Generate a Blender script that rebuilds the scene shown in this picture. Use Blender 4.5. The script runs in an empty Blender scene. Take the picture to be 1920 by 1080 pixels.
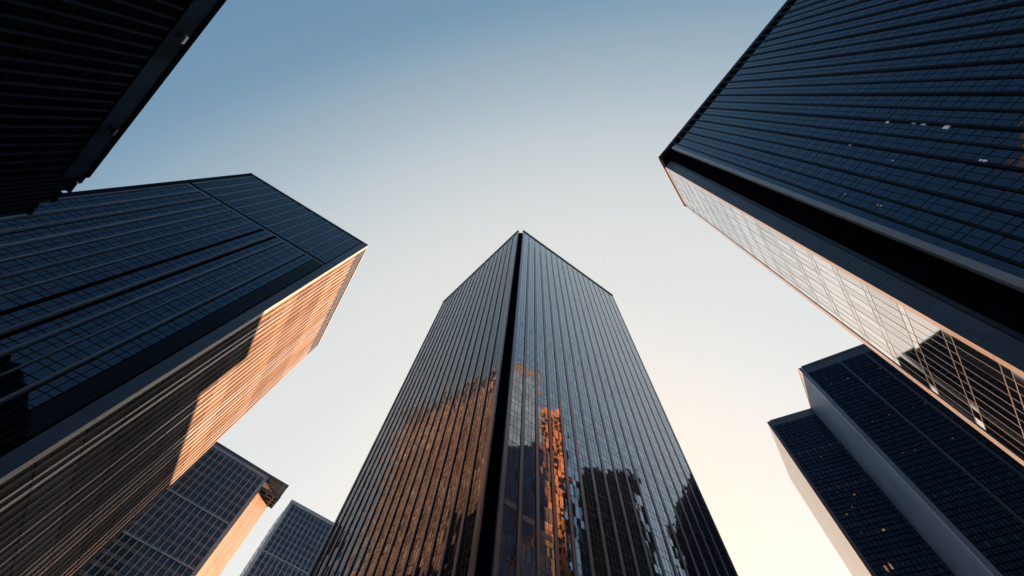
import bpy, bmesh, math, random
from mathutils import Vector, Matrix
random.seed(7)
RAD = math.radians
scene = bpy.context.scene
COL = scene.collection

# ------------------------------------------------------------------ camera
F = 800.0                      # focal length in pixels of the 1920 wide photograph
CAMZ = 1.6
ZEN = (1008.0, 225.0)          # where verticals of the place converge in the photograph

def cam_ray(px, py):
    return Vector(((px - 960.0) / F, -(py - 540.0) / F, -1.0))
zc = cam_ray(*ZEN).normalized()
yc = Vector((0, -1, 0)); yc = (yc - zc * yc.dot(zc)).normalized()
xc = yc.cross(zc)
ROT = Matrix((xc, yc, zc))     # camera space -> world space
def ray(px, py):
    return ROT @ cam_ray(px, py)
def at(px, py, h):             # plan position of a photographed roof corner, h metres above the eye
    d = ray(px, py)
    return Vector((d.x * h / d.z, d.y * h / d.z))
def tilt(px, py):              # batter (metres sideways per metre up) of a tower's walls
    d = ray(px, py)
    return Vector((d.x / d.z, d.y / d.z))

cd = bpy.data.cameras.new('camera'); cam = bpy.data.objects.new('camera', cd); COL.objects.link(cam)
cd.sensor_fit = 'HORIZONTAL'; cd.sensor_width = 36.0; cd.lens = 36.0 * F / 1920.0
cd.clip_start = 0.1; cd.clip_end = 20000
cam.matrix_world = Matrix.Translation((0, 0, CAMZ)) @ ROT.to_4x4()
scene.camera = cam

# ------------------------------------------------------------------ materials
def new_mat(name):
    m = bpy.data.materials.new(name); m.use_nodes = True
    nt = m.node_tree
    for n in list(nt.nodes):
        if n.type != 'OUTPUT_MATERIAL': nt.nodes.remove(n)
    b = nt.nodes.new('ShaderNodeBsdfPrincipled')
    nt.links.new(b.outputs[0], nt.nodes['Material Output'].inputs['Surface'])
    return m, nt, b
def nd(nt, t, **kw):
    n = nt.nodes.new(t)
    for k, v in kw.items(): setattr(n, k, v)
    return n

def mat_glass(name, dark, light, ior, rough, tint=(1, 1, 1), blind=0.0, blindcol=(.2, .18, .16), wav=0.004, metal=0.0):
    """coated curtain-wall glass: dark body, strong mirror; every pane (mesh island) a little different"""
    m, nt, b = new_mat(name); L = nt.links
    g = nd(nt, 'ShaderNodeNewGeometry')
    r1 = nd(nt, 'ShaderNodeValToRGB'); L.new(g.outputs['Random Per Island'], r1.inputs[0])
    r1.color_ramp.elements[0].color = (*dark, 1); r1.color_ramp.elements[1].color = (*light, 1)
    out = r1.outputs[0]
    if blind > 0:                                   # some panes have a pulled blind behind them
        e = r1.color_ramp.elements.new(1.0 - blind); e.color = (*light, 1)
        r1.color_ramp.elements[-1].color = (*blindcol, 1)
        e2 = r1.color_ramp.elements.new(min(.999, 1.0 - blind + .01)); e2.color = (*blindcol, 1)
    L.new(out, b.inputs['Base Color'])
    b.inputs['IOR'].default_value = ior; b.inputs['Metallic'].default_value = metal
    if metal: b.inputs['Coat Weight'].default_value = 1; b.inputs['Coat IOR'].default_value = 1.5; b.inputs['Coat Roughness'].default_value = rough
    b.inputs['Specular Tint'].default_value = (*tint, 1)
    mr = nd(nt, 'ShaderNodeMapRange'); mr.inputs['To Min'].default_value = rough * .6; mr.inputs['To Max'].default_value = rough * 1.6
    w = nd(nt, 'ShaderNodeTexWhiteNoise', noise_dimensions='1D'); L.new(g.outputs['Random Per Island'], w.inputs['W'])
    L.new(w.outputs['Value'], mr.inputs['Value']); L.new(mr.outputs[0], b.inputs['Roughness'])
    # slight waviness of float glass
    tc = nd(nt, 'ShaderNodeTexCoord'); nz = nd(nt, 'ShaderNodeTexNoise'); nz.inputs['Scale'].default_value = .55; nz.inputs['Detail'].default_value = 1
    L.new(tc.outputs['Object'], nz.inputs['Vector'])
    bp = nd(nt, 'ShaderNodeBump'); bp.inputs['Strength'].default_value = 1; bp.inputs['Distance'].default_value = wav
    L.new(nz.outputs[0], bp.inputs['Height']); L.new(bp.outputs[0], b.inputs['Normal'])
    return m

def mat_solid(name, a, c, rough=.5, metal=0.0, scale=.35, ior=1.5, detail=4, island=0.0):
    """painted metal / stone with soft mottling, streaks and panel-to-panel variation"""
    m, nt, b = new_mat(name); L = nt.links
    tc = nd(nt, 'ShaderNodeTexCoord')
    mp = nd(nt, 'ShaderNodeMapping'); mp.inputs['Scale'].default_value = (1, 1, .22)
    L.new(tc.outputs['Object'], mp.inputs['Vector'])
    nz = nd(nt, 'ShaderNodeTexNoise'); nz.inputs['Scale'].default_value = scale; nz.inputs['Detail'].default_value = detail
    L.new(mp.outputs[0], nz.inputs['Vector'])
    r = nd(nt, 'ShaderNodeValToRGB'); r.color_ramp.elements[0].position = .3; r.color_ramp.elements[1].position = .72
    r.color_ramp.elements[0].color = (*a, 1); r.color_ramp.elements[1].color = (*c, 1)
    L.new(nz.outputs[0], r.inputs[0])
    out = r.outputs[0]
    if island > 0:
        g = nd(nt, 'ShaderNodeNewGeometry'); mr = nd(nt, 'ShaderNodeMapRange')
        mr.inputs['To Min'].default_value = 1 - island; mr.inputs['To Max'].default_value = 1 + island
        L.new(g.outputs['Random Per Island'], mr.inputs['Value'])
        mx = nd(nt, 'ShaderNodeVectorMath', operation='SCALE'); L.new(out, mx.inputs[0]); L.new(mr.outputs[0], mx.inputs['Scale'])
        out = mx.outputs[0]
    L.new(out, b.inputs['Base Color'])
    b.inputs['Roughness'].default_value = rough; b.inputs['Metallic'].default_value = metal; b.inputs['IOR'].default_value = ior
    return m

def mat_emit(name, col, s):
    m, nt, b = new_mat(name)
    b.inputs['Base Color'].default_value = (*col, 1); b.inputs['Emission Color'].default_value = (*col, 1)
    b.inputs['Emission Strength'].default_value = s
    return m

M = {}
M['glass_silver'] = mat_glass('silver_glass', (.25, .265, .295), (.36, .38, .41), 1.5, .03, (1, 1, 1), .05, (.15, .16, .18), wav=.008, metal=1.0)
M['glass_silver_dim'] = mat_glass('dimmed_silver_glass', (.004, .005, .008), (0.009, .011, .017), 1.8, .03, (.9, .96, 1), .05, (.02, .02, .025), wav=.010)  # same tower glass, darkened to dim the orange mirrored in the left face
M['glass_blue'] = mat_glass('blue_glass', (.0004, .0015, .0045), (.002, .0065, .015), 2.2, .04, (.60, .78, 1), .06, (.007, .016, .03), wav=.012)
M['glass_teal'] = mat_glass('deep_blue_glass', (.035, .075, .135), (.062, .115, .19), 1.15, .06, (.7, .85, 1), .06, (.10, .15, .22))
M['glass_mirror'] = mat_glass('mirror_glass', (.03, .028, .027), (.05, .046, .044), 3.6, .03, (1, .98, .96))
def mat_mirror(name, lo, hi, rough):
    m, nt, b = new_mat(name); g = nd(nt, 'ShaderNodeNewGeometry'); r = nd(nt, 'ShaderNodeValToRGB')
    r.color_ramp.elements[0].color = (*lo, 1); r.color_ramp.elements[1].color = (*hi, 1)
    nt.links.new(g.outputs['Random Per Island'], r.inputs[0]); nt.links.new(r.outputs[0], b.inputs['Base Color'])
    b.inputs['Metallic'].default_value = 1.0; b.inputs['Roughness'].default_value = rough
    return m
M['mirror'] = mat_mirror('mirror_coated_glass', (.56, .57, .59), (.78, .79, .81), .04)
M['mirror_joint'] = mat_mirror('brushed_joint', (.22, .21, .205), (.3, .29, .28), .3)
M['glass_black'] = mat_glass('black_glass', (.002, .002, .003), (.005, .005, .007), 1.3, .08)
M['glass_window'] = mat_glass('window_glass', (.02, .036, .055), (.06, .09, .125), 1.8, .05, (.85, .93, 1), .12, (.16, .19, .22))
M['pier'] = mat_solid('grey_metal_pier', (.16, .17, .21), (.22, .23, .27), .25, island=.15, ior=2.1)
M['pier_dim'] = mat_solid('dimmed_metal_pier', (.13, .135, .165), (.18, .185, .22), .3, island=.15, ior=1.9)  # darker copy of the pier, cuts orange reflection on the left face
M['dark_frame'] = mat_solid('dark_frame', (.012, .013, .016), (.022, .023, .028), .45)
M['black_void'] = mat_solid('black_recess', (.002, .0022, .003), (.004, .0045, .006), .8, ior=1.01)
M['blue_frame'] = mat_solid('blue_black_frame', (.006, .009, .015), (.012, .016, .025), .5, ior=1.3)
M['fin_grey'] = mat_solid('blue_grey_fin', (.20, .25, .33), (.29, .35, .44), .4, island=.15, ior=1.3)
M['bronze'] = mat_solid('bronze_panel', (.040, .041, .046), (.060, .061, .066), .4, island=.3, ior=1.02)
M['bright_streak_batten'] = mat_solid('polished_streak_batten', (.095, .105, .125), (.13, .14, .162), .2, island=.2, ior=1.32)  # brighter finish for some battens, imitates the palest reflected streaks
M['pale_streak_panel'] = mat_solid('pale_streak_panel', (.082, .085, .092), (.112, .115, .122), .4, island=.25, ior=1.03)
M['slate_panel'] = mat_solid('slate_metal_panel', (.11, .14, .185), (.16, .19, .24), .4, island=.1, ior=1.4)
M['pale_metal'] = mat_solid('pale_metal_trim', (.5, .48, .47), (.6, .58, .56), .3, .1, island=.05)
M['peach'] = mat_solid('warm_stone_trim', (.085, .085, .083), (.115, .113, .11), .16, island=.05, ior=2.5)
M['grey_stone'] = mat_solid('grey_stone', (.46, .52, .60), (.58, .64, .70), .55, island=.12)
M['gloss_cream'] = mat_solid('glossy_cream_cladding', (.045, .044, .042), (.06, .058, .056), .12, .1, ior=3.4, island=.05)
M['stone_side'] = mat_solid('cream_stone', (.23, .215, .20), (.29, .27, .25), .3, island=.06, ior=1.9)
M['blue_wall'] = mat_solid('blue_grey_metal_wall', (.13, .20, .31), (.17, .245, .36), .5, island=.10, ior=1.2)
M['light_edge'] = mat_solid('light_grey_edge', (.30, .42, .57), (.38, .50, .64), .45, island=.06, ior=1.25)
M['black_clad'] = mat_solid('black_cladding', (.0035, .005, .009), (.006, .009, .015), .6, ior=1.015, island=.25)
M['dim_fin'] = mat_solid('dim_grey_fin', (.012, .021, .038), (.022, .035, .058), .6, ior=1.03)
M['fascia'] = mat_solid('blue_black_fascia', (.010, .022, .042), (.018, .036, .062), .5, island=.3, ior=1.04)
M['roof'] = mat_solid('roof_membrane', (.12, .12, .12), (.2, .2, .19), .85)
M['lamp_white'] = mat_solid('white_lamp_housing', (.7, .7, .68), (.8, .8, .78), .4)
M['amber'] = mat_emit('amber_room_light', (1, .5, .24), .02)
M['white_light'] = mat_emit('white_room_light', (.8, .88, 1), .014)
M['orange_brick'] = mat_solid('orange_brick_wall', (.24, .13, .07), (.32, .18, .10), .6, island=.2)

# ------------------------------------------------------------------ mesh helpers
class Face:
    """a wall plane: u along the wall, z height above ground, n outwards"""
    def __init__(s, a, b, h, lean, inside):
        s.a = Vector(a[:2]); s.b = Vector(b[:2]); s.h = h + CAMZ; s.lean = lean
        d = s.b - s.a; s.len = d.length; s.e = d / s.len
        n = Vector((s.e.y, -s.e.x))
        s.flip = n.dot(inside - s.a) > 0
        s.n = -n if s.flip else n
    def p(s, u, z, n=0.0):
        q = s.a + s.e * u + s.n * n + s.lean * (z - s.h)
        return Vector((q.x, q.y, z))

HEX = ((0, 3, 2, 1), (4, 5, 6, 7), (0, 1, 5, 4), (1, 2, 6, 5), (2, 3, 7, 6), (3, 0, 4, 7))
class MB:
    def __init__(s): s.v = []; s.f = []; s.open = False
    def hexa(s, pts):
        k = len(s.v); s.v += pts
        s.f += [tuple(k + i for i in q) for q in HEX]
    def box(s, F_, u0, u1, z0, z1, n0, n1):
        P = F_.p
        s.hexa([P(u0, z0, n0), P(u1, z0, n0), P(u1, z0, n1), P(u0, z0, n1), P(u0, z1, n0), P(u1, z1, n0), P(u1, z1, n1), P(u0, z1, n1)])
    def quad(s, pts):
        k = len(s.v); s.v += pts; s.f.append((k, k + 1, k + 2, k + 3))
    def pane(s, F_, u0, u1, z0, z1, n, t=.004):
        r = lambda: n + random.uniform(-t, t)
        a, b, c = r(), r(), r()                    # planar: 4th corner follows from three
        q = [F_.p(u0, z0, a), F_.p(u1, z0, b), F_.p(u1, z1, b + c - a), F_.p(u0, z1, c)]
        s.open = True; s.quad(q[::-1] if F_.flip else q)          # glass faces outwards
    def prism(s, pts, lean, h, z0, z1):
        k = len(s.v); n = len(pts)
        for z in (z0, z1):
            for p in pts:
                q = p + lean * (z - h); s.v.append(Vector((q.x, q.y, z)))
        s.f.append(tuple(k + n + i for i in range(n))); s.f.append(tuple(k + n - 1 - i for i in range(n)))
        for i in range(n):
            j = (i + 1) % n; s.f.append((k + i, k + j, k + n + j, k + n + i))
    def build(s, name, mat, parent=None, label=None, kind=None):
        me = bpy.data.meshes.new(name)
        o = Vector((0, 0, 0))
        if parent is not None:
            r = parent
            while r is not None: o = o + Vector(r.location); r = r.parent
        else:
            c = Vector((sum(v.x for v in s.v) / len(s.v), sum(v.y for v in s.v) / len(s.v), 0)); o = c
        me.from_pydata([v - o for v in s.v], [], s.f); me.materials.append(M[mat] if isinstance(mat, str) else mat)
        if not s.open:
            bm = bmesh.new(); bm.from_mesh(me); bmesh.ops.recalc_face_normals(bm, faces=bm.faces); bm.to_mesh(me); bm.free()
        me.update()
        ob = bpy.data.objects.new(name, me); COL.objects.link(ob)
        if parent is not None: ob.parent = parent
        else: ob.location = o
        if label: ob['label'] = label
        if kind: ob['kind'] = kind
        return ob

def thing(name, label, cat, pts, group=None):
    o = bpy.data.objects.new(name, None); COL.objects.link(o)
    c = sum(pts, Vector((0, 0))) / len(pts)
    o.location = (c.x, c.y, 0); o.empty_display_size = 5
    o['label'] = label; o['category'] = cat
    if group: o['group'] = group
    return o

def floors(z0, z1, fh):
    n = max(1, round((z1 - z0) / fh)); return [z0 + (z1 - z0) * i / n for i in range(n + 1)]

def strip(parent, Fc, u0, u1, zs, sub, glass, frame, split=.68, bar=.14, name='window_strip', depth=.05, t=.004, mull=None):
    """one bay of curtain wall: every pane its own quad, with transoms and thin mullions as its frame"""
    g = MB(); fr = MB(); w = (u1 - u0) / sub
    for a, b in zip(zs, zs[1:]):
        m = a + (b - a) * split
        for k in range(sub):
            x0, x1 = u0 + k * w, u0 + (k + 1) * w
            if split < 1: g.pane(Fc, x0, x1, a, m, 0, t); g.pane(Fc, x0, x1, m, b, 0, t)
            else: g.pane(Fc, x0, x1, a, b, 0, t)
        fr.box(Fc, u0, u1, a - bar / 2, a + bar / 2, -.02, depth)
        if split < 1: fr.box(Fc, u0, u1, m - bar / 2, m + bar / 2, -.02, depth)
    mw = mull or bar * .75
    for k in range(1, sub):
        fr.box(Fc, u0 + k * w - mw / 2, u0 + k * w + mw / 2, zs[0], zs[-1], -.02, depth + .01)
    for x in (u0, u1 - .05): fr.box(Fc, x, x + .05, zs[0], zs[-1], -.02, depth - .01)
    o = g.build(name, glass, parent)
    fr.build('window_frame', frame, o)
    return o

def bar(parent, name, mat, Fc, u0, u1, z0, z1, n0, n1, label=None, joints=0):
    m = MB()
    if joints:
        zs = floors(z0, z1, joints)
        for a, b in zip(zs, zs[1:]): m.box(Fc, u0, u1, a, b - .05, n0, n1)
    else: m.box(Fc, u0, u1, z0, z1, n0, n1)
    return m.build(name, mat, parent, label)

def core(parent, pts, lean, h, mat='black_void', inset=.45, top=0.0, z0=0.0):
    c = sum(pts, Vector((0, 0))) / len(pts)
    q = [p + (c - p).normalized() * inset for p in pts]
    m = MB(); m.prism(q, lean, h, z0, h - top)
    return m.build('wall_core', mat, parent)

def roof_slab(parent, pts, lean, h, z0, z1, mat='roof', name='roof', inset=1.0):
    c = sum(pts, Vector((0, 0))) / len(pts)
    q = [p + (c - p).normalized() * inset for p in pts]
    m = MB(); m.prism(q, lean, h, z0, z1)
    return m.build(name, mat, parent)

def plain_sides(parent, pts, skip, h, lean, glass, frame, bay=6.0, fh=8.0):
    """walls turned away from the photograph: plain curtain wall"""
    c = sum(pts, Vector((0, 0))) / len(pts); n = len(pts)
    for i in range(n):
        if i in skip: continue
        Fc = Face(pts[i], pts[(i + 1) % n], h, lean, c)
        zs = floors(0.3, h + CAMZ - .6, fh)
        strip(parent, Fc, 0, Fc.len, zs, max(1, round(Fc.len / bay)), glass, frame, 1.0, .5, 'rear_glazing', .06)

# ================================================================== CENTRAL TOWER
H = 200.0; HZ = H + CAMZ; lean = tilt(1000, 222)
a, b, c_, d = at(832, 565, H), at(972, 432, H), at(981, 432, H), at(1148, 553, H)
back = a + (d - c_)
pts = [a, b, c_, d, back]
ct = thing('glass_skyscraper', 'tall silver grey glass tower in the centre with a dark groove down its near corner', 'skyscraper', pts)
inside = (a + d) / 2
core_pts = [a, b + Vector((.3, 3.4)), c_ + Vector((-.3, 3.4)), d, back]
core(ct, core_pts, lean, HZ, 'black_void', .7, .6)
Fl = Face(b, a, H, lean, inside); Fr = Face(c_, d, H, lean, inside)
zs = floors(.4, HZ - 1.6, 3.95)
for Fc in (Fl, Fr):
    nb = 17; e0 = .75; bw = (Fc.len - e0) / nb
    bar(ct, 'pier', 'pier_dim' if Fc is Fl else 'pier', Fc, .0, e0, 0, HZ - 1.5, -.3, .14, joints=7.9)          # edge pier beside the groove
    for k in range(nb):
        u = e0 + k * bw
        strip(ct, Fc, u + .12, u + bw - .78, zs, 3, 'glass_silver_dim' if Fc is Fl else 'glass_silver', 'dark_frame', .62, .10, depth=.008, mull=.07, t=.012 if Fc is Fl else .006)
        bar(ct, 'pier', 'pier_dim' if Fc is Fl else 'pier', Fc, u + bw - .64, u + bw - .02, 0, HZ - 1.5, -.4, .24 if Fc is Fl else .12, joints=7.9)
    bar(ct, 'parapet', 'pier', Fc, -.02, Fc.len + .02, HZ - 1.48, HZ, -.6, .36)
    m = MB()
    for k in range(nb):
        if Fc is Fr and k < 3:
            u = e0 + k * bw; m.box(Fc, u + .18, u + bw - .98, 46.2 - k * .9, 47.1 - k * .9, -.3, .06)
    if m.v: m.build('transfer_band', 'pier', ct)
# groove: two side cheeks and a back panel
m = MB()
gb = Face(b + Vector((-.1, 1.1)), c_ + Vector((.1, 1.1)), H, lean, inside)
m.box(gb, -.6, gb.len + .6, 0, HZ - .35, -1.6, 0)
m.build('corner_groove', 'black_clad', ct, 'near black recessed groove running the full height of the corner')
plain_sides(ct, [a, inside, d, back], (0, 1), H, lean, 'glass_silver', 'dark_frame')
roof_slab(ct, core_pts, lean, HZ, HZ - .6, HZ - .35)

# ================================================================== LEFT TOWER (blue front, orange lit flank)
H = 190.0; HZ = H + CAMZ; lean = tilt(990, 270)
a, b, d = at(470, 325, H), at(690, 460, H), at(597, 645, H)
back = a + (d - b); pts = [a, b, d, back]
lt = thing('office_tower', 'dark blue glass tower whose right flank glows orange in low sun', 'skyscraper', pts)
inside = (a + d) / 2
core(lt, pts, lean, HZ, 'black_void', 1.0, .6)
Ff = Face(a, b, H, lean, inside)
LEFT = Ff
zt = 153.5; zb = 151.5            # plant-floor band
e0, e1 = 2.2, 3.0
bw = (Ff.len - e0 - e1) / 13
zlo = floors(.4, zb, 4.6); zhi = floors(zt, HZ - 2.0, 4.1)
for k in range(13):
    u = e0 + k * bw
    strip(lt, Ff, u + .62, u + bw - .12, zhi, 3, 'glass_blue', 'blue_frame', .64, .16, depth=.06)
    bar(lt, 'fin', 'fin_grey', Ff, u, u + .42, zt, HZ - 2.0, -.5, .3)
recess = {1: .6, 2: .8, 3: .5, 5: .5, 7: .7, 8: 1.2, 9: .4, 11: .5}     # dark slots beside some fins
fins = {0: .22, 1: .4, 2: .25, 3: .5, 4: .4, 5: .22, 6: .3, 8: .4, 9: .55, 10: .22, 11: .5}
for k in range(13):
    u = e0 + k * bw; r = recess.get(k, 0); fw = fins.get(k, .12)
    if fw > .2: bar(lt, 'fin', 'fin_grey', Ff, u, u + fw, 0, zb, -.5, .35)
    if k == 12:
        strip(lt, Ff, u + .1, u + bw - .15, zlo, 3, 'glass_black', 'blue_frame', .64, .2)
    else:
        strip(lt, Ff, u + fw + r + .06, u + bw - .1, zlo, 2, 'glass_blue', 'blue_frame', .64, .16, depth=.06)
bar(lt, 'plant_floor_band', 'fin_grey', Ff, e0, Ff.len - e1, zb + .1, zb + .9, -.5, -.05)
m = MB()
for i in range(2): m.box(Ff, e0, Ff.len - e1, zb + 1.05 + i * .45, zb + 1.35 + i * .45, -.6, -.2)
m.build('louvre_band', 'black_clad', lt)
bar(lt, 'corner_column', 'fascia', Ff, 0, e0 - .1, 0, HZ - .9, -.9, .12, joints=8.2)
bar(lt, 'corner_column', 'slate_panel', Ff, Ff.len - e1 + .35, Ff.len + .16, 0, HZ - .9, -.9, .16, joints=8.2)
bar(lt, 'parapet', 'slate_panel', Ff, -.05, Ff.len + .2, HZ - .88, HZ, -.7, .3)
bar(lt, 'fascia_band', 'blue_frame', Ff, e0, Ff.len - e1 + .3, HZ - 1.95, HZ - .92, -.6, .02)
Fs = Face(b, d, H, lean, inside)
LEFTSIDE = Fs
nb = 24; bw = (Fs.len - 1.6) / nb
zs = floors(.4, HZ - 12.5, 8.2); zs2 = floors(HZ - 12.3, HZ - 1.0, 3.9)
bar(lt, 'corner_column', 'slate_panel', Fs, .17, 1.5, 0, HZ - .9, -.5, .1, joints=8.2)
for k in range(nb):
    u = 1.6 + k * bw
    g = MB(); p = MB(); fr_ = random.choice((.5, .58, .62, .66, .72))
    for z0, z1 in zip(zs, zs[1:]):
        g.pane(Fs, u + .04, u + bw * fr_, z0 + .09, z1 - .09, -.10, .012)
        p.box(Fs, u + bw * fr_, u + bw - .02, z0 + .06, z1 - .06, -.3, .05)
    o = g.build('bronze_panel_strip', 'bronze', lt); p.build('streak_batten', random.choice(('pale_streak_panel', 'bright_streak_batten')), lt)  # pale battens stand in for streaks mirrored in the flank's glass
    strip(lt, Fs, u + .08, u + bw - .02, zs2, 1, 'glass_black', 'slate_panel', 1.0, .22, 'top_floor_glazing', .1)
bar(lt, 'parapet', 'slate_panel', Fs, .3, Fs.len + .1, HZ - .88, HZ, -.7, .2)
plain_sides(lt, pts, (0, 1), H, lean, 'glass_blue', 'blue_frame')
roof_slab(lt, pts, lean, HZ, HZ - .6, HZ - .35, inset=1.2)

# ================================================================== RIGHT TOWER (blue front, slot corner, mirror flank)
H = 190.0; HZ = H + CAMZ; lean = tilt(1015, 180)
q = at(1235, 296, H); A1 = at(1478, 0, H); B1 = at(1283, 385, H)
eA = (A1 - q).normalized(); eB = (B1 - q).normalized()
A2 = q + eA * 95.0; back = A2 + (B1 - q)
na, nbq = 5.5, 3.6
slot = q + eA * na + eB * nbq
pts = [q + eA * na, A2, back, B1, q + eB * nbq, slot]
rt = thing('slot_corner_skyscraper', 'huge dark blue tower at right with a black corner slot and pale mirror flank', 'skyscraper', [q, A2, back, B1])
inside = (A2 + B1) / 2
m = MB(); ins = (inside - q).normalized() * .9
m.prism([p + ins for p in (q + eA * na + eA * .2, A2 - eA * 1.2, back - eA * 1.2 - eB * 2.0, B1 - eB * 2.0, q + eB * nbq + eB * .2 + eA * .0, slot)], lean, HZ, 0, HZ - 1.0)
m.build('wall_core', 'black_void', rt)
FA = Face(q, A2, H, lean, inside); FB = Face(q, B1, H, lean, inside)
zs = floors(.4, HZ - 9.0, 4.0)
u0 = na + 2.1; nb = 32; bw = (FA.len - u0 - .5) / nb
for k in range(nb):
    u = u0 + k * bw
    strip(rt, FA, u + .36, u + bw - .04, zs, 2, 'glass_blue', 'blue_frame', .66, .12, depth=.03, t=.012)
    bar(rt, 'fin', 'blue_frame', FA, u, u + .34, 0, HZ - 2.0, -.5, .24 if k % 2 else .42)
    m = MB()
    for i in range(7): m.box(FA, u + .4, u + bw - .06, HZ - 8.7 + i * .95, HZ - 8.25 + i * .95, -.5, -.1)
    m.build('louvre_panel', 'black_clad', rt)
bar(rt, 'edge_glazing', 'glass_blue', FA, na + 1.05, u0 - .05, 0, HZ - 6.2, -.5, .05, joints=4.0)
bar(rt, 'slot_edge_fin', 'pale_metal', FA, na, na + .95, 0, HZ - 6.2, -1.5, .22, joints=8.0)
bar(rt, 'parapet', 'slate_panel', FA, -.1, FA.len, HZ - 1.1, HZ, -1.2, .35)
bar(rt, 'parapet', 'slate_panel', FA, 3.4, FA.len, HZ - 1.95, HZ - 1.25, -.9, .1)
m = MB(); m.prism([q + eA * .4 + eB * .4, q + eA * (na + .3) + eB * .4, slot + eA * .3 + eB * .3, q + eB * (nbq + .3) + eA * .4], lean, HZ, HZ - 2.4, HZ - 1.12)
m.build('slot_cap', 'dark_frame', rt)
def on_wall(Fc, px, py):
    """wall coordinates of a lit room noticed in the photograph"""
    A = Fc.p(0, Fc.h); ex = Vector((Fc.e.x, Fc.e.y, 0)); up = Vector((Fc.lean.x, Fc.lean.y, 1)); d = ray(px, py)
    s_ = Matrix(((ex.x, up.x, -d.x), (ex.y, up.y, -d.y), (ex.z, up.z, -d.z))).inverted() @ (Vector((0, 0, CAMZ)) - A)
    return s_[0], Fc.h + s_[1]
def lights(root, Fc, spots):
    for px, py, w_, h_, mt in spots:
        u, z = on_wall(Fc, px, py)
        bar(root, 'lit_window', mt, Fc, u - w_ / 2, u + w_ / 2, z - h_ / 2, z + h_ / 2, .006, .03)
lights(rt, FA, [(1640, 224, .35, .5, 'white_light'), (1664, 229, .35, .7, 'white_light'), (1714, 231, .3, .8, 'white_light'), (1732, 233, .3, .9, 'white_light'), (1776, 237, .9, 1.0, 'white_light'), (1594, 272, .35, .4, 'white_light'), (1840, 304, .8, 1.1, 'white_light'), (1674, 301, .2, .25, 'white_light'), (1584, 364, .25, .3, 'white_light'), (1646, 385, .3, .3, 'amber'), (1652, 386, .2, .3, 'white_light')])
# slot interior: flank of the B column and back glazing
SB = Face(q + eB * nbq, slot, H, lean, inside + eB * 30)
bar(rt, 'slot_column', 'slate_panel', SB, .0, 2.5, 0, HZ - 4.4, -.6, .0, joints=8.0)
bar(rt, 'slot_column', 'dark_frame', SB, 2.6, 3.2, 0, HZ - 4.4, -.6, .0)
SA = Face(q + eA * na, slot, H, lean, inside + eA * 30)
zz = floors(.4, HZ - 4.0, 4.0)
strip(rt, SA, 1.0, SA.len - .05, zz, 2, 'black_clad', 'black_void', 1.0, .2, 'slot_glazing')
strip(rt, SB, 3.25, SB.len - .05, zz, 1, 'black_clad', 'black_void', 1.0, .2, 'slot_glazing')
# flank B
v0 = nbq + 1.05; v1 = FB.len - 1.3
zb_ = floors(.4, HZ - 7.0, 7.6)
nbB = 5; bw = (v1 - v0) / nbB
for k in range(nbB):
    u = v0 + k * bw
    strip(rt, FB, u, u + bw, zb_, 2, 'mirror', 'mirror_joint', .82, .12, depth=.02, t=.012, mull=.08)
bar(rt, 'edge_trim', 'peach', FB, nbq, v0 - .04, 0, HZ - 4.4, -.5, .08, 'peach coloured edge strip catching the sun', joints=15.2)
bar(rt, 'edge_trim', 'peach', FB, v1 + .04, FB.len, 0, HZ - 4.4, -.5, .12, 'peach coloured edge strip catching the sun', joints=15.2)
bar(rt, 'top_band', 'peach', FB, v0, v1, HZ - 6.8, HZ - 1.15, -.5, -.02)
bar(rt, 'parapet', 'slate_panel', FB, .3, FB.len + .1, HZ - 1.1, HZ - .02, -1.0, .3)
plain_sides(rt, [q, A2, back, B1], (0, 3), H, lean, 'glass_blue', 'blue_frame')
roof_slab(rt, [q, A2, back, B1], lean, HZ, HZ - .9, HZ - .6, inset=1.5)

# ================================================================== BLACK TOWER, upper left corner
H = 80.0; HZ = H + CAMZ; lean = tilt(1005, 250)
a = at(163, 325, H); e = (at(412, 0, H) - a).normalized(); b = a + e * 92.0
inw = Vector((e.y, -e.x));
if inw.dot(a) < 0: inw = -inw
back = a + inw * 38; back2 = b + inw * 38
pts = [a, b, back2, back]
tl = thing('ribbed_block', 'almost black ribbed building filling the upper left corner', 'building', pts)
inside = (b + back) / 2
core(tl, pts, lean, HZ, 'black_void', 1.2, .8)
Ft = Face(a, b, H, lean, inside)
nb = 44; bw = (Ft.len - .6) / nb
zs = floors(.4, HZ - 5.4, 3.9)
for k in range(nb):
    u = .6 + k * bw
    strip(tl, Ft, u + .5, u + bw, zs, 1, 'black_clad', 'black_void', .7, .22, depth=.08)
    bar(tl, 'fin', 'dim_fin', Ft, u, u + .48, 0, HZ - 5.4, -.6, .35)
m = MB(); us = floors(0, Ft.len, 7.4)
for x0, x1 in zip(us, us[1:]): m.box(Ft, x0 + .03, x1 - .03, HZ - 5.2, HZ - 1.0, -.7, .55)
m.build('fascia', 'fascia', tl)
bar(tl, 'coping', 'black_clad', Ft, -.3, Ft.len, HZ - .95, HZ, -.9, .8)
for u, zz_, mt in ((35.8, HZ - 3.0, 'lamp_white'), (13.4, HZ - 2.9, 'dark_frame')):
    m = MB(); m.box(Ft, u - .12, u + .12, zz_ - .1, zz_ + .1, .55, 1.0)
    o = m.build('lamp_bracket', 'dark_frame', tl)
    m = MB(); m.box(Ft, u - .75, u + .75, zz_ - .3, zz_ + .25, 1.0, 1.5); m.box(Ft, u - .6, u + .6, zz_ + .25, zz_ + .4, 1.05, 1.4)
    m.build('lamp_head', mt, o)
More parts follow.
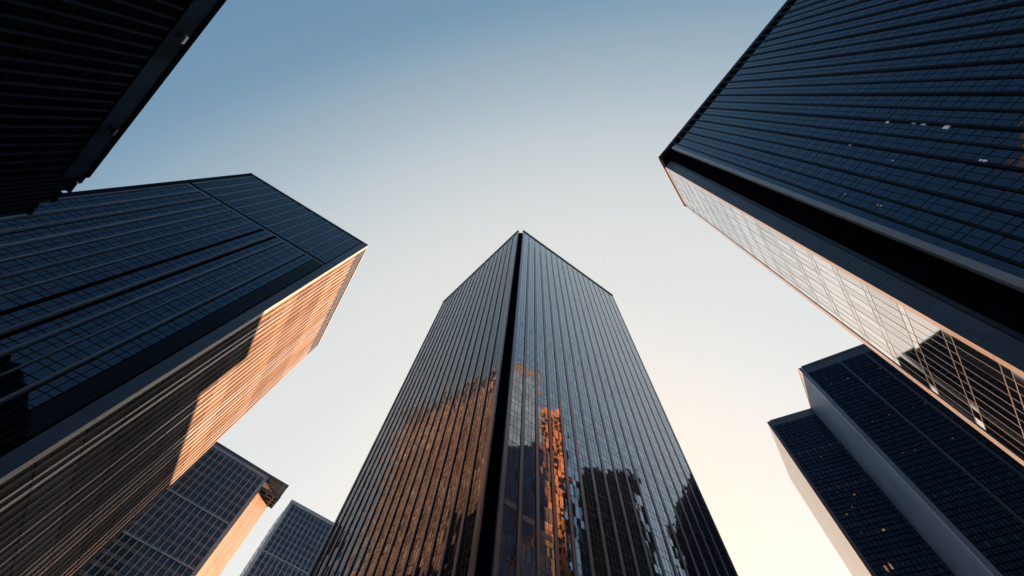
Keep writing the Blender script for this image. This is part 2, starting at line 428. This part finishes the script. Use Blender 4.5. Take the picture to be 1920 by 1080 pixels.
# stepped end: three lower blocks stacked against the end wall
prev = a
for i, (ln, dz, off) in enumerate(((2.4, .2, .05), (2.6, .9, .1), (2.8, 2.4, .15), (3.2, 5.2, .2))):
    s0 = prev; s1 = prev - e * ln
    pp = [s0 + inw * off, s1 + inw * off, s1 + inw * 30, s0 + inw * 30]
    m = MB(); m.prism(pp, lean, HZ, 0, HZ - dz - .6); m.build('stepped_wing', 'black_clad', tl)
    Fw = Face(pp[0], pp[1], H, lean, inside)
    bar(tl, 'coping', 'dim_fin', Fw, -.02, Fw.len + .02, HZ - dz - .58, HZ - dz, -1, .5)
    for j in range(2): bar(tl, 'fin', 'dim_fin', Fw, .4 + j * ln / 2, .8 + j * ln / 2, 0, HZ - dz - .62, .01, .3)
    prev = s1
plain_sides(tl, pts, (0, 3), H, lean, 'glass_black', 'black_clad')
roof_slab(tl, pts, lean, HZ, HZ - .8, HZ - .5, inset=1.5)

# ================================================================== LOWER RIGHT PAIR
H = 165.0; HZ = H + CAMZ; lean = tilt(1045, 215)
c0 = at(1495, 690, H); r1 = at(1625, 643, H); s1 = at(1520, 765, H)
ef = (r1 - c0).normalized(); es = (s1 - c0).normalized()
r2 = c0 + ef * 52.0
sback = c0 + es * 46
pts = [c0, r2, r2 + es * 46, sback]
br = thing('grid_glass_tower', 'dark blue gridded glass tower with a plain blue grey side wall, behind the right tower', 'skyscraper', pts)
inside = (r2 + sback) / 2
core(br, pts, lean, HZ, 'black_void', 1.1, .6)
Fb = Face(c0, r2, H, lean, inside)
e0 = 1.55; nb = 16; bw = (Fb.len - e0) / nb
zs = floors(.4, HZ - 5.5, 3.7)
for k in range(nb):
    u = e0 + k * bw
    strip(br, Fb, u + .16, u + bw - .02, zs, 3, 'glass_teal', 'black_void', .55, .26, depth=.05, mull=.18)
    pale = k in (4, 7, 9)
    bar(br, 'fin', 'slate_panel' if pale else 'blue_frame', Fb, u, u + .14 + (.5 if pale else 0), 0, HZ - 5.5, -.5, .18 if pale else .12)
bar(br, 'corner_column', 'light_edge', Fb, -.04, e0 - .06, 0, HZ - .6, -.6, .1, 'light grey strip along the corner', joints=7.4)
bar(br, 'crown_band', 'slate_panel', Fb, e0, Fb.len, HZ - 5.3, HZ - 1.3, -.5, .06)
bar(br, 'parapet', 'slate_panel', Fb, e0, Fb.len, HZ - 1.2, HZ, -.6, .2)
Fside = Face(c0, sback, H, lean, inside)
m = MB(); us = floors(.62, Fside.len, 5.6); zz = floors(0, HZ - .7, 7.4)
for x0, x1 in zip(us, us[1:]):
    for z0, z1 in zip(zz, zz[1:]): m.box(Fside, x0 + .02, x1 - .02, z0 + .02, z1 - .02, -.5, .0)
m.build('side_wall', 'blue_wall', br, 'plain blue grey panelled side wall')
bar(br, 'parapet', 'slate_panel', Fside, .7, Fside.len, HZ - .68, HZ, -.6, .06)
plain_sides(br, pts, (0, 3), H, lean, 'glass_teal', 'blue_frame')
roof_slab(br, pts, lean, HZ, HZ - .6, HZ - .35, inset=1.4)
for k in range(16):
    u = random.choice((5.2, 8.3, 11.8, 14, 19, 22.5)) + random.uniform(-.8, .8); z = random.choice((133, 129, 140, 121, 114, 151)) + random.uniform(-.4, .4)
    bar(br, 'lit_window', random.choice(('white_light', 'amber', 'white_light')), Fb, u, u + random.uniform(.2, .6), z, z + .18, .005, .03)
BRF = Fb

l0 = at(1437, 790, H); lr = s1 + es * .15 + ef * .0
el = (lr - l0).normalized(); ls = at(1480, 895, H); els = (ls - l0).normalized()
lr_ = lr - el * .05
pts = [l0, lr_, lr_ + els * 33, l0 + els * 33]
bl = thing('set_back_tower', 'narrow dark glass tower with a sunlit cream side, left of the gridded tower', 'skyscraper', pts)
inside = (lr_ + ls) / 2
core(bl, pts, lean, HZ, 'black_void', .9, .6)
Fb = Face(l0, lr_, H, lean, inside)
e0 = 1.3; nb = 6; bw = (Fb.len - e0) / nb
zs = floors(.4, HZ - 4.0, 3.7)
for k in range(nb):
    u = e0 + k * bw
    strip(bl, Fb, u + .16, u + bw - .02, zs, 2, 'glass_teal', 'black_void', .55, .26, depth=.05, mull=.2)
    bar(bl, 'fin', 'blue_frame', Fb, u, u + .14, 0, HZ - 4.0, -.5, .14)
bar(bl, 'corner_column', 'slate_panel', Fb, -.04, e0 - .06, 0, HZ - .5, -.6, .1, joints=7.4)
bar(bl, 'crown_band', 'slate_panel', Fb, e0, Fb.len, HZ - 3.9, HZ, -.5, .08)
Fside = Face(l0, ls, H, lean, inside)
m = MB(); us = floors(.62, Fside.len, 6.6); zz = floors(0, HZ - .6, 11.1)
for x0, x1 in zip(us, us[1:]):
    for z0, z1 in zip(zz, zz[1:]): m.box(Fside, x0 + .02, x1 - .02, z0 + .02, z1 - .02, -.5, .0)
m.build('side_wall', 'gloss_cream', bl, 'cream side wall in full sun')
plain_sides(bl, pts, (0, 1, 3), H, lean, 'glass_teal', 'blue_frame')
roof_slab(bl, pts, lean, HZ, HZ - .6, HZ - .35, inset=1.3)
for u, z, w, hgt, mt in ((4.5, 96, .55, 2.0, 'amber'), (6.1, 96.5, .5, 2.0, 'amber'), (9.5, 141, .4, .3, 'amber'), (7.5, 118, .4, .3, 'white_light'), (4.5, 116, .4, .35, 'amber'), (10.5, 122, .8, .5, 'amber'), (5, 109, .35, .3, 'white_light'), (11, 108, .8, .6, 'amber'), (6.8, 85, .4, .3, 'white_light')):
    bar(bl, 'lit_window', mt, Fb, u, u + w, z, z + hgt, .005, .03)

# ================================================================== LOWER LEFT PAIR (stone grids of windows)
def window_grid(root, Fc, u0, u1, zs, nb, ztop, zvis, pier=.65, belts=()):
    bw = (u1 - u0) / nb
    wins = []
    for k in range(nb):
        u = u0 + k * bw
        bar(root, 'pier', 'grey_stone', Fc, u, u + pier * .62, 0, ztop, -.6, .28, joints=7.8)
        for z0, z1 in zip(zs, zs[1:]): wins.append((u + pier * .7, u + bw - .06, z0 + .1, z1 - .1))
    wins.sort(key=lambda w: (w[3] < zvis, -w[3]))
    rest = MB(); fr = MB(); n = 0
    for (x0, x1, z0, z1) in wins:
        tgt = MB() if n < 100 and z1 > zvis else rest
        zm = z0 + (z1 - z0) * .62; xm = (x0 + x1) / 2
        tgt.pane(Fc, x0, xm, z0, zm, -.12, .005); tgt.pane(Fc, xm, x1, z0, zm, -.12, .005)
        f = MB() if tgt is not rest else fr
        f.box(Fc, x0, x1, zm, z1, -.3, .04); f.box(Fc, xm - .07, xm + .07, z0, zm, -.15, -.02)
        if tgt is not rest:
            o = tgt.build('window', 'glass_window', root); f.build('spandrel', 'slate_panel', o); n += 1
    if rest.v:
        o = rest.build('window', 'glass_window', root, None, 'stuff'); fr.build('spandrel', 'slate_panel', o, None, 'stuff')
    for z in belts: bar(root, 'belt_course', 'grey_stone', Fc, u0, u1, z, z + .55, -.5, .3)

H = 150.0; HZ = H + CAMZ; lean = tilt(1000, 235)
a = at(395, 822, H); c2 = at(507, 891, H); bq = at(519, 925, H); bo = at(541, 911, H); e = (c2 - a).normalized()
a2 = a - e * 6
nrm = Vector((-e.y, e.x))
if nrm.dot(a) < 0: nrm = -nrm
pts = [a2, c2, bq, bq - e * 30 + nrm * 6, a2 + nrm * 26]
w1 = thing('stone_office_tower', 'grey gridded office tower with an orange side, partly behind the left tower', 'skyscraper', pts)
inside = sum(pts, Vector((0, 0))) / 5
core(w1, pts, lean, HZ - 0.0, 'dark_frame', .8, 1.0)
Fw = Face(a2, c2, H, lean, inside)
zs = floors(.4, HZ - 3.2, 3.9)
window_grid(w1, Fw, 1.6, Fw.len - 1.6, zs, 14, HZ - 3.0, 70, belts=(123.5, 104.0))
bar(w1, 'corner_column', 'grey_stone', Fw, 0, 1.5, 0, HZ - 1.3, -.6, .3, joints=7.8)
bar(w1, 'corner_column', 'grey_stone', Fw, Fw.len - 1.5, Fw.len + .02, 0, HZ - 1.3, -.6, .3, joints=7.8)
bar(w1, 'parapet', 'slate_panel', Fw, -.1, Fw.len + .1, HZ - 1.25, HZ, -.8, .45)
bar(w1, 'crown_band', 'grey_stone', Fw, 1.55, Fw.len - 1.55, HZ - 3.0, HZ - 1.3, -.6, .2)
Fsd = Face(c2, bq, H, lean, inside)
m = MB(); us = floors(.35, Fsd.len, 4.3); zz = floors(0, HZ - 8.2, 15.6)
for x0, x1 in zip(us, us[1:]):
    for z0, z1 in zip(zz, zz[1:]): m.box(Fsd, x0 + .06, x1 - .06, z0 + .03, z1 - .03, -.6, .02)
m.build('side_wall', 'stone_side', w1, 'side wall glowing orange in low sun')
# crown: an overhanging open frame carried round the corner, seen from underneath
m = MB(); Fo = Face(c2, bo, H, lean, inside); ow = Fo.len
D = 8.0
for u in (0.2, ow * .35, ow * .7, ow - .7): m.box(Fo, u, u + .7, HZ - 8, HZ - 7.2, -D, .3)
for n in (-.5, -3.0, -5.5, -D): m.box(Fo, .2, ow, HZ - 7.9, HZ - 7.1, n, n + .8)
m.box(Fo, .03, ow, HZ - 7.0, HZ - 6.8, -D, .2)
crown = m.build('crown_soffit', 'slate_panel', w1, 'dark overhanging crown frame at the roof corner')
for u in (ow * .33, ow * .66, ow - .7): bar(crown, 'crown_post', 'slate_panel', Fo, u, u + .6, HZ - 7.1, HZ - 1.3, -.6, .25)
bar(crown, 'crown_rail', 'slate_panel', Fo, .03, ow + .1, HZ - 1.25, HZ, -D, .45)
bar(crown, 'crown_rail', 'slate_panel', Fo, .03, ow, HZ - 4.5, HZ - 4.0, -.5, .2)
plain_sides(w1, pts, (0, 1), H, lean, 'glass_window', 'slate_panel')
roof_slab(w1, pts, lean, HZ, HZ - 1.0, HZ - .7, inset=1.3)
FLK = (bq - c2).normalized()

H = 192.0; HZ = H + CAMZ; lean = tilt(1000, 240)
a = at(547, 937, H); b0 = at(625, 980, H); e = (b0 - a).normalized(); b = a + e * 40
nrm = Vector((-e.y, e.x))
if nrm.dot(a) < 0: nrm = -nrm
pts = [a, b, b + nrm * 24, a + nrm * 24]
w2 = thing('stone_office_tower', 'paler grey gridded office tower beside the left edge of the central tower', 'skyscraper', pts)
inside = (a + b) / 2 + nrm * 12
core(w2, pts, lean, HZ, 'dark_frame', .8, 1.0)
Fw = Face(a, b, H, lean, inside)
zs = floors(.4, HZ - 2.6, 3.9)
window_grid(w2, Fw, 1.6, Fw.len - 1.6, zs, 13, HZ - 2.4, 120, belts=(160.0,))
bar(w2, 'corner_column', 'grey_stone', Fw, 0, 1.5, 0, HZ - 2.4, -.6, .3, joints=7.8)
bar(w2, 'parapet', 'grey_stone', Fw, -.1, Fw.len + .1, HZ - 2.35, HZ, -.8, .45)
plain_sides(w2, pts, (0,), H, lean, 'glass_window', 'slate_panel')
roof_slab(w2, pts, lean, HZ, HZ - 1.0, HZ - .7, inset=1.3)

# ================================================================== UNSEEN NEIGHBOURS: MIRRORED IN THE GLASS, OR ADDED FOR SHADE AND DARK REFLECTIONS
def neighbour(name, label, corners, h, wall, glass, bay, fh, dark=()):
    pts = [Vector(p) for p in corners]
    t = thing(name, label, 'building', pts)
    c = sum(pts, Vector((0, 0))) / len(pts); z0 = Vector((0, 0))
    core(t, pts, z0, h, 'black_void', .8, .5)
    for i in range(len(pts)):
        Fc = Face(pts[i], pts[(i + 1) % len(pts)], h - CAMZ, z0, c)
        nb = max(1, round(Fc.len / bay)); bw = Fc.len / nb
        zs = floors(.4, h - 4, fh)
        p = MB(); g = MB(); s = MB()
        for k in range(nb):
            p.box(Fc, k * bw, k * bw + bw * .42, 0, h - 3.9, -.6, .1)
            for a_, b_ in zip(zs, zs[1:]):
                g.pane(Fc, k * bw + bw * .43, (k + 1) * bw - .01, a_, a_ + (b_ - a_) * .7, -.3)
                s.box(Fc, k * bw + bw * .43, (k + 1) * bw - .01, a_ + (b_ - a_) * .7, b_, -.6, -.1)
        p.box(Fc, -.1, Fc.len + .1, h - 3.85, h, -.6, .15)
        wl = 'black_clad' if i in dark else wall  # listed sides blackened to keep orange light off the nearby glass
        p.build('wall', wl, t); g.build('window_band', glass, t); s.build('spandrel', wl, t)
    roof_slab(t, pts, z0, h, h - .5, h - .2)
    return t
neighbour('brick_tower', 'narrow orange brick tower mirrored in the right face of the central tower',
          [(74, 33), (80, 43.5), (95, 36), (89, 25.5)], 176.0, 'orange_brick', 'glass_black', 4.0, 4.0, dark=(1, 2, 3))
neighbour('dark_tall_tower', 'tall dark tower hidden beyond the central tower, mirrored in the pale flank at right',
          [(71, 258), (105, 247), (113, 275), (80, 287)], 275.0, 'blue_frame', 'glass_black', 5.0, 4.0)
neighbour('dark_blue_tower', 'dark navy tower behind the right tower, mirrored low in the central tower',
          [(138, 40), (146, 69), (190, 58), (180, 28)], 198.0, 'blue_frame', 'glass_black', 4.0, 4.0)
neighbour('added_dark_block', 'added dark block across the plaza that darkens reflections low in the glass towers',
          [(10, -108), (85, -118), (90, -160), (10, -150)], 175.0, 'blue_frame', 'glass_black', 5.0, 4.0)  # unseen, added so the blue glass has something dark to reflect
neighbour('added_shade_block', 'added unseen low grey block toward the sun, placed to shade the left tower',
          [(-72, 284), (-37, 262), (-21, 294), (-56, 316)], 127.0, 'grey_stone', 'glass_window', 6.0, 4.0)  # unseen, added to shade the lower flank of the left tower
neighbour('added_shade_tower', 'added unseen taller grey tower beside the low grey block, placed to cast shade',
          [(-36, 261), (26, 238), (42, 270), (-20, 293)], 146.0, 'grey_stone', 'glass_window', 6.0, 4.0)  # unseen, added to shade the left tower's corner and the black building

# ================================================================== GROUND
m = MB(); GR = 900
m.quad([Vector((-GR, -GR, 0)), Vector((GR, -GR, 0)), Vector((GR, GR, 0)), Vector((-GR, GR, 0))])
gm, nt, b = new_mat('paving')
tc = nd(nt, 'ShaderNodeTexCoord'); br_ = nd(nt, 'ShaderNodeTexBrick'); br_.inputs['Scale'].default_value = .5
br_.inputs['Color1'].default_value = (.05, .052, .056, 1); br_.inputs['Color2'].default_value = (.066, .068, .072, 1); br_.inputs['Mortar'].default_value = (.06, .06, .06, 1)
br_.inputs['Mortar Size'].default_value = .01
nt.links.new(tc.outputs['Object'], br_.inputs['Vector']); nt.links.new(br_.outputs[0], b.inputs['Base Color']); b.inputs['Roughness'].default_value = .8
M['paving'] = gm
g = m.build('ground', 'paving'); g['kind'] = 'structure'; g['label'] = 'grey stone plaza paving around the towers'

# evening haze filling the air between the towers
HAZE = 0
if HAZE:
    hm = bpy.data.materials.new('haze'); hm.use_nodes = True; ht = hm.node_tree
    for n in list(ht.nodes):
        if n.type != 'OUTPUT_MATERIAL': ht.nodes.remove(n)
    pv = nd(ht, 'ShaderNodeVolumePrincipled'); pv.inputs['Color'].default_value = (.28, .6, 1, 1)
    pv.inputs['Density'].default_value = HAZE; pv.inputs['Anisotropy'].default_value = .55
    ht.links.new(pv.outputs[0], ht.nodes['Material Output'].inputs['Volume'])
    M['haze'] = hm
    m = MB(); R_ = GR + 20
    m.hexa([Vector((x, y, z)) for z in (-1.0, 212.0) for x, y in ((-R_, -R_), (R_, -R_), (R_, R_), (-R_, R_))])
    hz = m.build('haze', 'haze'); hz['kind'] = 'stuff'; hz['label'] = 'thin evening haze between the towers'

# ================================================================== LIGHT
SUN_AZ, SUN_EL = 15.0, 10.0          # degrees clockwise from +Y, above the horizon
sd = Vector((math.sin(RAD(SUN_AZ)) * math.cos(RAD(SUN_EL)), math.cos(RAD(SUN_AZ)) * math.cos(RAD(SUN_EL)), math.sin(RAD(SUN_EL))))
sl_ = bpy.data.lights.new('sun', 'SUN'); sl_.energy = 5.0; sl_.angle = RAD(.5); sl_.color = (1, .43, .19)
so = bpy.data.objects.new('sun', sl_); COL.objects.link(so)
so.rotation_euler = sd.to_track_quat('Z', 'Y').to_euler()

w = bpy.data.worlds.new('World'); scene.world = w; w.use_nodes = True
nt = w.node_tree; L = nt.links
bg = nt.nodes['Background']
sky = nd(nt, 'ShaderNodeTexSky', sky_type='NISHITA'); sky.sun_disc = False
sky.sun_elevation = RAD(SUN_EL); sky.sun_rotation = RAD(SUN_AZ)
sky.air_density = 1.0; sky.dust_density = 1.5; sky.ozone_density = 1.2
EXPO = 3.6
L.new(sky.outputs[0], bg.inputs['Color'])
bg.inputs['Strength'].default_value = .0053
# evening haze in the air: brightens smoothly towards the sun's side of the sky
GA, GE = RAD(8.0), RAD(26.0)
gd = (math.sin(GA) * math.cos(GE), math.cos(GA) * math.cos(GE), math.sin(GE))
tc = nd(nt, 'ShaderNodeTexCoord'); dt = nd(nt, 'ShaderNodeVectorMath', operation='DOT_PRODUCT'); dt.inputs[1].default_value = gd
L.new(tc.outputs['Generated'], dt.inputs[0])
mr = nd(nt, 'ShaderNodeMapRange'); mr.inputs['From Min'].default_value = -1; L.new(dt.outputs['Value'], mr.inputs['Value'])
rp = nd(nt, 'ShaderNodeValToRGB'); L.new(mr.outputs[0], rp.inputs[0]); rp.color_ramp.interpolation = 'B_SPLINE'
STOPS = [(-1.0, (.003, .016, .045)), (-.42, (.003, .015, .045)), (-.2, (.022, .075, .165)), (0.0, (.085, .19, .315)), (.22, (.145, .263, .37)), (.31, (.25, .35, .425)), (.45, (.465, .525, .55)), (.62, (.71, .71, .67)), (.72, (.71, .705, .655)), (.82, (.80, .765, .70)), (.92, (.94, .80, .655)), (1.0, (1.0, .80, .56))]
els = rp.color_ramp.elements
for k, (t, c) in enumerate(STOPS):
    e_ = els[k] if k < 2 else els.new((t + 1) / 2)
    if k < 2: e_.position = (t + 1) / 2
    e_.color = (*c, 1)
bg2 = nd(nt, 'ShaderNodeBackground'); L.new(rp.outputs[0], bg2.inputs['Color']); bg2.inputs['Strength'].default_value = 1 / 2 ** EXPO
ad = nd(nt, 'ShaderNodeAddShader'); L.new(bg.outputs[0], ad.inputs[0]); L.new(bg2.outputs[0], ad.inputs[1])
L.new(ad.outputs[0], nt.nodes['World Output'].inputs['Surface'])

scene.view_settings.view_transform = 'Standard'; scene.view_settings.look = 'None'
scene.view_settings.exposure = EXPO; scene.view_settings.gamma = 1.0
scene.cycles.caustics_reflective = False; scene.cycles.caustics_refractive = False
scene.cycles.max_bounces = 8; scene.cycles.glossy_bounces = 5; scene.cycles.diffuse_bounces = 3
